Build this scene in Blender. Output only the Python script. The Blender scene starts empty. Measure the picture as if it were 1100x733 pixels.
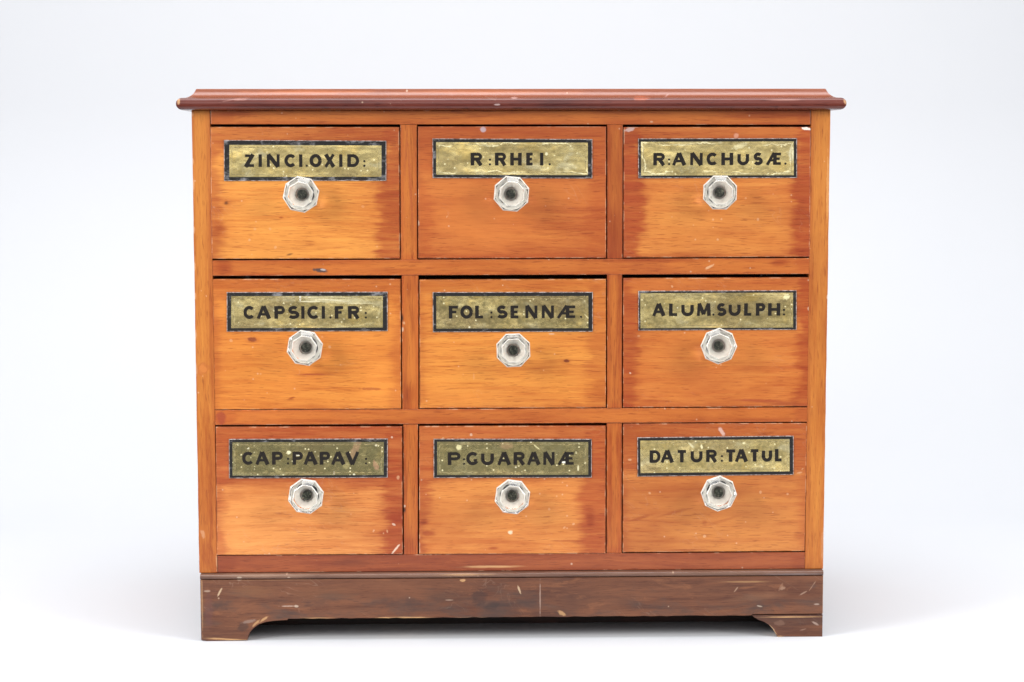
import bpy, bmesh, math, random
from mathutils import Matrix, Vector

S = bpy.context.scene
COL = S.collection
random.seed(11)

# ------------------------------------------------------------------ camera
CAM = Vector((-0.0452, -1.8, 0.4533))
YAW, PIT, ROLL, F = 0.0248, -0.0922, -0.0014, 2046.8      # F for a picture 1100 wide
def _R():
    c, s = math.cos(YAW), math.sin(YAW)
    ry = Matrix(((c, -s, 0), (s, c, 0), (0, 0, 1)))
    c, s = math.cos(PIT), math.sin(PIT)
    rp = Matrix(((1, 0, 0), (0, c, s), (0, -s, c)))
    c, s = math.cos(ROLL), math.sin(ROLL)
    rr = Matrix(((c, 0, s), (0, 1, 0), (-s, 0, c)))
    return rr @ rp @ ry
R = _R()
cam_data = bpy.data.cameras.new('camera')
cam_data.lens = 36.0 * F / 1100.0
cam_data.sensor_width = 36.0
cam_data.clip_end = 50
cam_data.clip_start = 0.01
cam = bpy.data.objects.new('camera', cam_data)
COL.objects.link(cam)
m = Matrix((R[0], R[2], -R[1])).transposed().to_4x4()
m.translation = CAM
cam.matrix_world = m
S.camera = cam

def at(u, v, y=0.0):
    """measurement taken off the photograph -> (x, z) on the vertical plane y"""
    d = R.transposed() @ Vector(((u - 550) / F, 1.0, -(v - 366.5) / F))
    t = (y - CAM.y) / d.y
    p = CAM + d * t
    return p.x, p.z

# ------------------------------------------------------------------ node helper
class T:
    def __init__(self, mat):
        self.t = mat.node_tree
        self.n = self.t.nodes
        self.l = self.t.links
    def node(self, kind, **ins):
        n = self.n.new(kind)
        for k, v in ins.items():
            self.set(n.inputs[k.replace('_', ' ')] if not k.startswith('i_') else n.inputs[int(k[2:])], v)
        return n
    def set(self, sock, v):
        if isinstance(v, E): self.l.new(v.s, sock)
        elif hasattr(v, 'is_output'): self.l.new(v, sock)
        else: sock.default_value = v
    def math(self, op, a, b=0.0, c=0.0, clamp=False):
        n = self.n.new('ShaderNodeMath'); n.operation = op; n.use_clamp = clamp
        self.set(n.inputs[0], a); self.set(n.inputs[1], b); self.set(n.inputs[2], c)
        return E(self, n.outputs[0])
    def ss(self, x, e0, e1):
        """smoothstep; works with e0 > e1 for a falling edge"""
        n = self.n.new('ShaderNodeMapRange'); n.interpolation_type = 'SMOOTHSTEP'
        if isinstance(e0, (int, float)) and isinstance(e1, (int, float)) and e0 > e1:
            self.set(n.inputs[0], x); n.inputs[1].default_value = e1; n.inputs[2].default_value = e0
            n.inputs[3].default_value = 1; n.inputs[4].default_value = 0
        else:
            self.set(n.inputs[0], x); self.set(n.inputs[1], e0); self.set(n.inputs[2], e1)
            n.inputs[3].default_value = 0; n.inputs[4].default_value = 1
        return E(self, n.outputs[0])
    def mix(self, f, a, b, mode='MIX'):
        n = self.n.new('ShaderNodeMix'); n.data_type = 'RGBA'; n.blend_type = mode; n.clamp_factor = True
        self.set(n.inputs[0], f); self.set(n.inputs[6], a); self.set(n.inputs[7], b)
        return n.outputs[2]
    def comb(self, x, y, z):
        n = self.n.new('ShaderNodeCombineXYZ')
        self.set(n.inputs[0], x); self.set(n.inputs[1], y); self.set(n.inputs[2], z)
        return n.outputs[0]
    def noise(self, vec, scale=1.0, detail=4.0, rough=0.55, dist=0.0):
        n = self.n.new('ShaderNodeTexNoise')
        self.set(n.inputs['Vector'], vec)
        n.inputs['Scale'].default_value = scale; n.inputs['Detail'].default_value = detail
        n.inputs['Roughness'].default_value = rough; n.inputs['Distortion'].default_value = dist
        return E(self, n.outputs[0])
    def voro(self, vec, scale=1.0):
        n = self.n.new('ShaderNodeTexVoronoi'); n.inputs['Scale'].default_value = scale
        self.set(n.inputs['Vector'], vec)
        sp = self.n.new('ShaderNodeSeparateColor'); self.l.new(n.outputs['Color'], sp.inputs[0])
        return E(self, n.outputs['Distance']), E(self, sp.outputs[0]), E(self, sp.outputs[1])
    def xyz(self, which='Object'):
        tc = self.n.new('ShaderNodeTexCoord')
        sp = self.n.new('ShaderNodeSeparateXYZ'); self.l.new(tc.outputs[which], sp.inputs[0])
        return [E(self, o) for o in sp.outputs]
class E:
    def __init__(self, t, s): self.t, self.s = t, s
    def __add__(self, o): return self.t.math('ADD', self, o)
    __radd__ = __add__
    def __sub__(self, o): return self.t.math('SUBTRACT', self, o)
    def __rsub__(self, o): return self.t.math('SUBTRACT', o, self)
    def __mul__(self, o): return self.t.math('MULTIPLY', self, o)
    __rmul__ = __mul__
    def __truediv__(self, o): return self.t.math('DIVIDE', self, o)
    def max(self, o): return self.t.math('MAXIMUM', self, o)
    def min(self, o): return self.t.math('MINIMUM', self, o)
    def abs(self): return self.t.math('ABSOLUTE', self)
    def lt(self, o): return self.t.math('LESS_THAN', self, o)
    def gt(self, o): return self.t.math('GREATER_THAN', self, o)

def new_mat(name):
    mt = bpy.data.materials.new(name); mt.use_nodes = True
    return mt, T(mt), mt.node_tree.nodes['Principled BSDF']

C4 = lambda c: (c[0], c[1], c[2], 1.0)
_seed = [0]

def wood(name, grain='x', light=(.64, .255, .050), deep=(.50, .150, .026), stain=(.27, .046, .013),
         zones=(), marks=(), specks=0.0, rect=None, edge=None, edge_amt=0.5, blotch=0.25, rough=0.36,
         coat=0.25, scratch=0.0, ring=0.5, mottle=None, upper=None):
    """Varnished softwood. Coordinates are the object's own metres; zones and marks are in them too.
       zones: (kind, reach, fringe, strength) varnish left dark along an edge of rect (x0,x1,z0,z1).
       marks: (x, z, half length, half height, angle, colour, strength)"""
    mt, t, bs = new_mat(name)
    _seed[0] += 1
    sd = _seed[0] * 3.137
    X, Y, Z = t.xyz()
    X0, Z0 = X, Z
    # depth also shifts the figure, so that edges and top faces carry grain
    if grain == 'x': a, b = X + sd, Z + Y * 0.7 + sd * 0.37
    else:            a, b = Z + sd, X + Y * 0.7 + sd * 0.37
    warp = t.noise(t.comb(a * 5.0, b * 9.0, sd), 1, 2) - 0.5
    b2 = b + warp * 0.012
    broad = t.noise(t.comb(a * 2.2, b2 * 26, sd), 1, 3, .5)
    fine = t.noise(t.comb(a * 12, b2 * 260, sd + 4), 1, 6, .68)
    fib = t.noise(t.comb(a * 45, b2 * 1000, sd + 9), 1, 3, .6)
    fig = t.noise(t.comb(a * 1.6, b2 * 15, sd + 2), 1, 2, .45)
    rings = t.math('SINE', fig * 75.0) * 0.5 + 0.5
    k = broad * 0.9 + fine * 1.25 + rings * (0.28 * ring) + fib * 0.55 - (1.08 + .14 * ring)
    col = t.mix(t.ss(k, -0.05, 0.75), C4(light), C4(deep))
    # darker late-wood lines
    late = t.ss(fine * 0.6 + rings * 0.4 * ring + fib * .15, .52, .78)
    col = t.mix(late * 0.5, col, C4((deep[0] * .62, deep[1] * .52, deep[2] * .5)))
    pore = t.noise(t.comb(a * 75, b2 * 1150, sd + 13), 1, 2, .5)
    col = t.mix(t.ss(pore, .59, .68) * .6, col, C4((deep[0] * .55, deep[1] * .42, deep[2] * .4)))
    col = t.mix(t.ss(pore, .40, .28) * .30, col, C4(tuple(min(1, c * 1.25) for c in light)))
    # slow changes of tone across the board
    big = t.noise(t.comb(a * 5 + warp * .6, b * 16 + warp * .9, sd + 15), 1, 4, .6)
    col = t.mix(t.ss(big, .50, .72) * .55, col, C4((deep[0] * .74, deep[1] * .60, deep[2] * .55)))
    col = t.mix(t.ss(big, .48, .28) * .55, col, C4(tuple(min(1, c * 1.18) for c in light)))
    # blotchy uneven finish
    bl = t.noise(t.comb(a * 7, b * 20, sd + 20), 1, 4, .6)
    col = t.mix(t.ss(bl, .48, .75) * blotch, col, C4(stain))
    col = t.mix(t.ss(bl, .47, .25) * blotch * 0.9, col, C4(tuple(min(1, c * 1.16) for c in light)))
    if mottle:
        m1 = t.noise(t.comb(a * 22, b * 55, sd + 71), 1, 6, .7, .6); m2 = t.noise(t.comb(a * 9, b * 26, sd + 75), 1, 5, .65)
        for nn, lo_, hi_, cc_, st_ in mottle:
            col = t.mix(t.ss(m1 * .5 + m2 * .5 if nn == 0 else (m1 if nn == 1 else m2), lo_, hi_) * st_, col, C4(cc_))
    if upper:
        un = t.noise(t.comb(a * 14, b * 300, sd + 81), 1, 4, .6) - .5
        col = t.mix(t.ss(Z0 + un * .003, upper[0] - .0008, upper[0] + .0012) * upper[2], col, C4(upper[1]))
    # varnish left dark along the edges
    if zones:
        x0, x1, z0, z1 = rect
        fr = t.noise(t.comb(a * 9, b * 190, sd + 31), 1, 5, .72) - 0.5
        fr2 = t.noise(t.comb(a * 18, b * 24, sd + 47), 1, 4, .6) - 0.5
        tot = None
        for kind, reach, fringe, stg in zones:
            dist = {'l': X0 - x0, 'r': x1 - X0, 't': z1 - Z0, 'b': Z0 - z0}[kind]
            pert = dist + (fr * fringe * 1.0 + fr2 * (fringe * 1.0) if kind in 'lr' else fr2 * fringe + fr * fringe * .5)
            mk = (t.ss(pert, reach + 0.0028 + fringe * .09, reach - 0.003 - fringe * .08) * .80 + t.ss(pert, reach * 1.9 + .010, reach * .5) * .30) * stg
            tot = mk if tot is None else tot.max(mk)
        var = t.noise(t.comb(a * 12, b * 140, sd + 60), 1, 5, .7) * 1.3 + 0.22
        tint = (min(1, stain[0] / deep[0] * 1.0), min(1, stain[1] / deep[1] * .80), min(1, stain[2] / deep[2] * .58), 1)
        col = t.mix(tot * var, col, t.mix(1.0, col, tint, 'MULTIPLY'))
    if edge is not None:                       # worn arrises
        x0, x1, z0, z1 = edge
        dd = (X0 - x0).min(x1 - X0).min((Z0 - z0).min(z1 - Z0))
        en = t.noise(t.comb(X0 * 70 + sd, Z0 * 70, sd), 1, 4, .7)
        w = t.ss(dd, 0.0011, 0.0004) * t.ss(en, .62 - .2 * edge_amt, .72 - .2 * edge_amt)
        col = t.mix(w * 0.5, col, (.60, .36, .22, 1))
        g = t.ss(dd, 0.0016, 0.0003) * t.ss(en, .55, .40) * .40     # grime in the corners of the edge
        col = t.mix(g, col, (.12, .035, .016, 1))
    if marks:
        wob = t.noise(t.comb(X0 * 260, Z0 * 260, sd), 1, 3, .6) - 0.5
        if grain == 'x': strk = t.noise(t.comb(X0 * 45 + sd, Z0 * 420, sd), 1, 5, .7) - 0.5
        else:            strk = t.noise(t.comb(X0 * 420 + sd, Z0 * 45, sd), 1, 5, .7) - 0.5
        for (mx, mz, hl, hh, ang, mc, ms) in marks:
            ca, sa = math.cos(ang), math.sin(ang)
            dx, dz = X0 - mx, Z0 - mz
            p = (dx * ca + dz * sa) / hl
            q = (dz * ca - dx * sa) / hh
            if mc in (RED, DARK) or hl > .012:       # stains soak along the grain
                r = t.math('SQRT', p * p + q * q) + strk * 1.7
                f = t.ss(r, 1.25, .25) * ms
                if mc == RED: col = t.mix(f * 1.15, col, t.mix(1.0, col, (.60, .32, .30, 1), 'MULTIPLY'))
                else: col = t.mix(f, col, C4(mc))
            else:
                r = t.math('SQRT', p * p + q * q) + wob * 1.3
                col = t.mix(t.ss(r, 1.2, .6) * ms, col, C4(mc))
    if specks > 0:                             # old paint spatter
        d, r1, r2 = t.voro(t.comb(X0 + sd, sd, Z0), 75)
        on = r1.lt(specks * .5)
        rad = r2 * 0.05 + 0.02
        sp = t.ss(d / rad, 1.1, .6) * on
        col = t.mix(sp * (r2 * .45 + .15), col, (.72, .56, .40, 1))
        d, r1, r2 = t.voro(t.comb(X0 + sd, sd * 2, Z0), 230)
        sp = t.ss(d, .26, .12) * r1.lt(specks * .55)
        col = t.mix(sp * .35, col, (.70, .50, .34, 1))
    if scratch > 0:
        sn = t.noise(t.comb(X0 * 26 + Z0 * 30, Z0 * 26, sd), 1, 3, .6, 1.2)
        msk = t.noise(t.comb(X0 * 14, Z0 * 22, sd + 5), 1, 3)
        ln = t.ss((sn - 0.5).abs(), 0.010, 0.002) * t.ss(msk, .52, .66)
        col = t.mix(ln * scratch, col, (.50, .36, .26, 1))
    t.l.new(col if not isinstance(col, E) else col.s, bs.inputs['Base Color'])
    rv = t.noise(t.comb(X0 * 30, Y * 30, Z0 * 30), 1, 4) * 0.22 + (rough - .11)
    t.set(bs.inputs['Roughness'], rv)
    bs.inputs['Specular IOR Level'].default_value = 0.32
    bs.inputs['Coat Weight'].default_value = coat
    bs.inputs['Coat Roughness'].default_value = 0.22
    bp = t.n.new('ShaderNodeBump'); bp.inputs['Strength'].default_value = 0.25
    bp.inputs['Distance'].default_value = 0.0006
    t.set(bp.inputs['Height'], fine * 0.7 + fib * .5 + bl * .5)
    t.l.new(bp.outputs[0], bs.inputs['Normal'])
    return mt

# ------------------------------------------------------------------ mesh helpers
def link(name, bm, mats, parent=None, origin=(0, 0, 0), smooth=False):
    """origin: where the object's own zero lies, in the parent's coordinates; bm is in the parent's too"""
    bm.normal_update()
    bmesh.ops.translate(bm, verts=bm.verts, vec=-Vector(origin))
    me = bpy.data.meshes.new(name)
    bm.to_mesh(me); bm.free()
    for mt in (mats if isinstance(mats, (list, tuple)) else [mats]): me.materials.append(mt)
    if smooth:
        for p in me.polygons: p.use_smooth = True
    o = bpy.data.objects.new(name, me); COL.objects.link(o)
    o.location = origin
    if parent is not None: o.parent = parent
    return o

def prism(bm, pts, y0, y1, mat=0, bevel=0.0):
    """outline pts (x, z), counter-clockwise seen from the front, from depth y0 (front) to y1"""
    f = [bm.verts.new((x, y0, z)) for x, z in pts]
    k = [bm.verts.new((x, y1, z)) for x, z in pts]
    fs = [bm.faces.new(f), bm.faces.new(k[::-1])]
    n = len(pts)
    for i in range(n):
        fs.append(bm.faces.new((f[i], k[i], k[(i + 1) % n], f[(i + 1) % n])))
    for q in fs: q.material_index = mat
    bmesh.ops.recalc_face_normals(bm, faces=fs)
    if bevel:
        ed = [e for e in fs[0].edges]
        bmesh.ops.bevel(bm, geom=ed, offset=bevel, segments=2, affect='EDGES', profile=0.6, clamp_overlap=True)

def ragged(p0, p1, n, amp, rnd):
    """an edge that is not quite straight"""
    out = []
    for i in range(n):
        s = i / n
        x = p0[0] + (p1[0] - p0[0]) * s; z = p0[1] + (p1[1] - p0[1]) * s
        L = math.hypot(p1[0] - p0[0], p1[1] - p0[1])
        nx, nz = -(p1[1] - p0[1]) / L, (p1[0] - p0[0]) / L
        d = 0 if i == 0 else rnd.uniform(-amp, amp)
        out.append((x + nx * d, z + nz * d))
    return out

def mean(ps): return (sum(p[0] for p in ps) / len(ps), sum(p[1] for p in ps) / len(ps))

PX = 0.000875                                   # one photograph pixel on the front, metres
PALE = (.66, .40, .22); DARK = (.06, .018, .010); RED = (.30, .050, .016); GREY = (.10, .09, .085)
RAW = (.62, .36, .16); WHITE = (.74, .62, .48)

def M(o, u, v, hl, hh, ang, colr, st):
    """a mark measured in the photograph (pixels) -> local metres of an object with origin o"""
    x, z = at(u, v)
    if colr in (PALE, WHITE) and hl < 5: st *= .58; hl *= .85; hh *= .85
    return (x - o[0], z - o[1], hl * PX, hh * PX, ang, colr, st)

# ------------------------------------------------------------------ the chest
chest = bpy.data.objects.new('apothecary_chest', None)
COL.objects.link(chest)
chest['label'] = 'small varnished wooden apothecary chest with nine drawers, gilt labels and faceted glass knobs'
chest['category'] = 'chest of drawers'
chest.empty_display_size = 0.1
DEPTH = 0.30

zT = at(550, 118.5)[1]                          # underside of the top
zB = at(550, 613.5)[1]                          # top of the plinth
def xin(side, v):                               # inner and outer line of the side panels
    if side < 0: return at(225.4 + (v - 118) * (233.4 - 225.4) / 495, v)[0]
    return at(871.5 + (v - 118) * (864.8 - 871.5) / 492, v)[0]
def xout(side, v):
    if side < 0: return at(205.6 + (v - 118) * (214.0 - 205.6) / 495, v)[0]
    return at(892.3 + (v - 118) * (884.3 - 892.3) / 492, v)[0]

# side panels: their front edges are the light stiles
rnd = random.Random(5)
for s in (-1, 1):
    v0, v1 = 118, (614.2 if s < 0 else 611.6)
    it, ib = (xin(s, v0), zT), (xin(s, v1), zB)
    ot, ob = (xout(s, v0), zT), (xout(s, v1), zB)
    if s < 0: pts = ragged(ot, ob, 26, .00016, rnd) + [ob, ib, it]
    else:     pts = [it, ib, ob] + ragged(ob, ot, 26, .00016, rnd)[1:] + [ot]
    if s < 0: org = mean([it, ib, ot, ob])
    org = mean([it, ib, ot, ob])
    if s < 0:
        mk = [M(org, 218, 574, 2.6, 5.5, .25, PALE, .9), M(org, 233, 604, 1.3, 11, 0, PALE, .8),
              M(org, 218, 396.5, 6.6, 6.6, 0, (.36, .085, .02), .75), M(org, 218, 396.5, 5.3, 5.3, 0, (.52, .17, .035), .9),
              M(org, 226.5, 540, 2.5, 90, 0, RED, .40), M(org, 223, 470, 3, 60, 0, RED, .25),
              M(org, 222, 600, 9, 22, 0, RED, .5), M(org, 221, 530, 11, 95, 0, RED, .42),
              M(org, 226.5, 350, 2.5, 90, 0, RED, .35)]
        ln = [M(org, 206.5 + i * .62, 130 + i * 37 + rnd.uniform(-9, 9), 1.5, rnd.uniform(3, 9), 0, PALE, .7) for i in range(13)]
        mk += ln[:8]
    else:
        mk = [M(org, 889.4, 320, 1.6, 5, 0, WHITE, .9), M(org, 869.5, 500, 2.2, 80, 0, RED, .25),
              M(org, 884, 585, 2.5, 22, 0, PALE, .4), M(org, 868, 333, 1, 2, 0, PALE, .9), M(org, 889, 200, 1.3, 40, 0, (.7, .36, .12), .5)]
    mt = wood('stile_wood', 'z', light=(.53, .198, .033), deep=(.41, .115, .017), stain=(.25, .045, .012), rect=(-.0092, .0092, -.3, .3),
              zones=[('l', .0022, .006, .55), ('r', .0030, .007, .7)] if s < 0 else [('l', .0024, .006, .6), ('r', .0014, .005, .35)],
              blotch=.35, marks=mk, specks=.05, ring=.35, coat=.15, rough=.42)
    bm = bmesh.new(); prism(bm, pts[::-1] if False else pts, 0.0, DEPTH, bevel=.0006)
    link('side_panel', bm, mt, chest, (org[0], 0, org[1]))

# rails: shelves right through the carcase
def quad(tl, tr, br, bl): return [at(*tl), at(*bl), at(*br), at(*tr)]
rails = [
    ((226, 118.6), (871, 118.6), (870.8, 134.2), (226.2, 133.7), {}),
    ((227.9, 280), (870, 277.4), (869.8, 294.5), (228.1, 296.6), {'mid': 1}),
    ((230.6, 440.9), (867.9, 437.9), (867.6, 453.4), (231, 457), {}),
    ((233.2, 597.2), (864.9, 593.5), (864.8, 610.5), (233.5, 613.6), {'low': 1}),
]
# straighten the ends onto the side panels
for i, (tl, tr, br, bl, kw) in enumerate(rails):
    q = quad(tl, tr, br, bl)
    if i == 0: q = [(q[0][0], zT), q[1], q[2], (q[3][0], zT)]
    if i == 3: q = [q[0], (q[1][0], zB), (q[2][0], zB), q[3]]
    org = mean(q)
    x0 = min(p[0] for p in q) - org[0]; x1 = max(p[0] for p in q) - org[0]
    z0 = min(p[1] for p in q) - org[1]; z1 = max(p[1] for p in q) - org[1]
    mk = []
    if i == 0: mk = [M(org, 700, 131, 2, 1, 0, WHITE, .6), M(org, 250, 122, 26, 4, 0, RED, .5), M(org, 820, 124, 60, 6, 0, RED, .45)]
    if i == 1: mk = [M(org, 344, 290.5, 7.5, 2.2, -.1, (.045, .04, .045), .9), M(org, 347, 290, 3, 1, -.1, (.5, .42, .4), .8),
                     M(org, 762, 287, 5.5, 1.6, .5, PALE, .7), M(org, 838, 282, 12, 5, 0, RED, .6), M(org, 240, 288, 10, 8, 0, RED, .5),
                     M(org, 700, 280, 60, 3, 0, RED, .4)]
    if i == 2: mk = [M(org, 237, 449, 6, 7, 0, (.28, .045, .02), .75), M(org, 560, 446, 50, 3, 0, RED, .25), M(org, 330, 452, 60, 2.5, 0, RED, .3)]
    if i == 3: mk = [M(org, 530, 609, 34, 1.6, 0, RAW, .7), M(org, 614, 606, 1.4, 1.4, 0, WHITE, .7), M(org, 380, 604, 30, 5, 0, DARK, .25)]
    kw2 = dict(light=(.50, .152, .027), deep=(.39, .092, .016))
    if i == 3: kw2 = dict(light=(.34, .090, .026), deep=(.24, .052, .017), stain=(.17, .030, .012))
    mt = wood('rail_wood', 'x', zones=[('l', .020, .02, .5), ('r', .012, .02, .5), ('b', .0022, .005, .6), ('t', .0016, .004, .5)], rect=(x0, x1, z0, z1), edge=(x0, x1, z0, z1),
              edge_amt=.35, blotch=.55 if i == 3 else .4, marks=mk, specks=.05, **kw2)
    bm = bmesh.new(); prism(bm, q, 0.0004, DEPTH - .012, bevel=.0006)
    link('rail', bm, mt, chest, (org[0], 0, org[1]))

# upright dividers between the drawers
divs = [
    ((430, 134), (447.9, 134), (448.3, 279.2), (430.4, 279.4)),
    ((652.3, 134), (669.1, 134), (668.8, 277.9), (652.2, 278.1)),
    ((431.4, 296), (449.4, 296), (449.4, 439.8), (432.2, 440)),
    ((652.4, 295), (668.4, 295), (668.1, 438.6), (652.2, 438.7)),
    ((433.2, 456.4), (449, 456.2), (448.8, 596), (433.8, 596)),
    ((651.8, 455), (668.1, 455), (667.8, 594.4), (651.7, 594.5)),
]
for i, q in enumerate(divs):
    q = quad(*q)
    org = mean(q)
    x0 = min(p[0] for p in q) - org[0]; x1 = max(p[0] for p in q) - org[0]
    z0 = min(p[1] for p in q) - org[1]; z1 = max(p[1] for p in q) - org[1]
    mk = []
    if i == 0: mk = [M(org, 441, 200, 1.6, 50, .05, (.33, .07, .02), .55), M(org, 436, 165, 1.5, 26, -.05, (.33, .07, .02), .45)]
    if i == 1: mk = [M(org, 655, 160, 2.5, 30, 0, RED, .45), M(org, 660, 245, 2, 30, 0, RED, .35)]
    if i == 2: mk = [M(org, 432.3, 342, 1.5, 5, 0, DARK, .95), M(org, 434, 347, 1.5, 2, 0, PALE, .9), M(org, 432.6, 354, 1.2, 3, 0, WHITE, .7),
                     M(org, 440, 425, 9, 15, 0, RED, .55), M(org, 441, 310, 7, 12, 0, RED, .35)]
    if i == 3: mk = [M(org, 655, 380, 2, 60, 0, RED, .3)]
    if i == 4: mk = [M(org, 434.3, 548, 1.8, 4, 0, DARK, 1), M(org, 434.8, 544, 1.2, 1.6, 0, WHITE, .8), M(org, 440, 585, 9, 12, 0, RED, .4)]
    if i == 5: mk = [M(org, 656, 520, 3.4, 70, 0, RED, .6), M(org, 664, 480, 3, 26, 0, RED, .5)]
    mt = wood('divider_wood', 'z', light=(.47, .145, .024), deep=(.32, .072, .013), blotch=.4, edge=(x0, x1, z0 - .01, z1 + .01), rect=(x0, x1, z0, z1),
              zones=[('l', .0022, .006, .65), ('r', .0020, .006, .6), ('b', .006, .012, .5), ('t', .004, .01, .4)], edge_amt=.3, marks=mk, specks=.04, ring=.6)
    bm = bmesh.new(); prism(bm, q, 0.0008, DEPTH - .012, bevel=.0005)
    link('divider', bm, mt, chest, (org[0], 0, org[1]))

# back of the carcase
bm = bmesh.new()
prism(bm, [(xin(-1, 118) + .001, zT), (xin(-1, 613) + .001, zB), (xin(1, 613) - .001, zB), (xin(1, 118) - .001, zT)], DEPTH - .010, DEPTH - .002)
link('back_panel', bm, wood('back_wood', 'x', blotch=.4), chest, (0, 0, 0))

# top board with its bead and hollow
bm = bmesh.new()
XL, XR = xout(-1, 118), xout(1, 118)
ov = 0.0125
mmz = at(550, 95.3, -.0)[1] - zT                 # thickness
k = mmz / 18.0
prof = [(15, 0.0), (5.5, 0.0)]
for i in range(9):
    a = math.radians(-80 + i * 160 / 8)
    prof.append((5.0 - 5.0 * math.cos(a), 5.1 + 5.0 * math.sin(a)))
prof += [(4.9, 10.1), (6.3, 10.15), (8.2, 10.4), (10.4, 11.1), (12.6, 12.4), (14.4, 14.1), (15.6, 15.8), (16.4, 17.3), (17.0, 18.0)]
rings = []
for d, z in prof:
    d *= .001; z = zT + z * k
    e = ov - d
    rings.append([bm.verts.new(c) for c in ((XL - e, -e, z), (XR + e, -e, z), (XR + e, DEPTH + e * .3, z), (XL - e, DEPTH + e * .3, z))])
for r0, r1 in zip(rings, rings[1:]):
    for i in range(4):
        bm.faces.new((r0[i], r0[(i + 1) % 4], r1[(i + 1) % 4], r1[i]))
bm.faces.new(rings[-1]); bm.faces.new(rings[0][::-1])
bmesh.ops.recalc_face_normals(bm, faces=bm.faces)
org = (0, zT)
def MT(u, v, *r): return M(org, u, v, *r)
mk = [MT(194, 110, 1.6, 3.2, 0, (.50, .28, .14), .8), MT(904.8, 110, 1.5, 3, .4, (.50, .28, .14), .8), MT(260, 107, 9, 2.0, .15, (.33, .15, .12), .5),
      MT(250, 108, 12, .8, .2, (.33, .15, .12), .4), MT(840, 108, 22, 1.2, 0, (.4, .2, .16), .4), MT(552, 105.5, 4, 1.2, 0, (.5, .3, .26), .7),
      MT(688, 106, 10, 2.6, 0, (.42, .10, .04), .6), MT(437, 97.5, 1.4, 1.4, 0, WHITE, .8), MT(716, 103, 3, 1.0, .6, (.4, .22, .18), .5),
      MT(534, 113, 3, 1, 0, (.5, .38, .36), .7), MT(520, 99, 120, 2.6, 0, (.42, .12, .035), .5), MT(330, 99, 80, 2.6, 0, (.46, .13, .035), .5)]
mt = wood('top_wood', 'x', light=(.135, .030, .020), deep=(.070, .016, .013), stain=(.040, .012, .012), blotch=.5, marks=mk,
          specks=.012, rough=.22, coat=.32, scratch=.08, upper=(.0106, (.25, .066, .024), .75))
o = link('top_board', bm, mt, chest, (0, 0, zT))
# soften only the moulding
for p in o.data.polygons: p.use_smooth = len(p.vertices) == 4 and abs(p.normal.z) < .98
o.data.set_sharp_from_angle(angle=math.radians(38))

# ------------------------------------------------------------------ plinth
def plinth_mat(org, mk, horizontal=True):
    return wood('plinth_wood', 'x', light=(.165, .062, .029), deep=(.098, .034, .018), stain=(.045, .020, .016), blotch=.6, marks=mk,
                specks=.02, rough=.46, coat=.08, scratch=.14, ring=.6,
                mottle=[(0, .50, .66, (.075, .044, .034), .7), (1, .44, .30, (.22, .085, .038), .7), (2, .56, .72, (.040, .024, .022), .6), (1, .66, .78, (.22, .15, .12), .35)])
zP = at(550, 621.0, -.005)[1]                   # foot of the moulding
zL = at(550, 663.2, -.005)[1]                   # lower edge between the feet
zR = at(850, 660.3, -.005)[1]
pl = lambda u, v: at(u, v, -.005)
xl0, xr0 = pl(215.2, 640)[0], pl(884.2, 640)[0]
rnd = random.Random(8)
low = ragged((pl(309.5, 664)[0], zL), (pl(807, 664)[0], zL), 60, .00035, rnd)
pts = [(xl0, zP), (xl0, 0.0012), (pl(222, 686)[0], 0.0), (pl(265.6, 687)[0], 0.0006),
       pl(266.6, 683), pl(268.6, 679.5), pl(272.5, 675), pl(278, 671), pl(285, 668.6), pl(293, 667.4), pl(301, 666.8), pl(308.6, 666.4)]
pts += low + [(pl(807, 664)[0], zL), (pl(808.5, 661)[0], zR + .0004), (xr0, zR + .0004), (xr0, zP)]
org = mean([(xl0, zP), (xr0, 0)])
def MP(u, v, *r): return M(org, u, v, *(r[:4] + (r[4] * .78,)))
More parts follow.
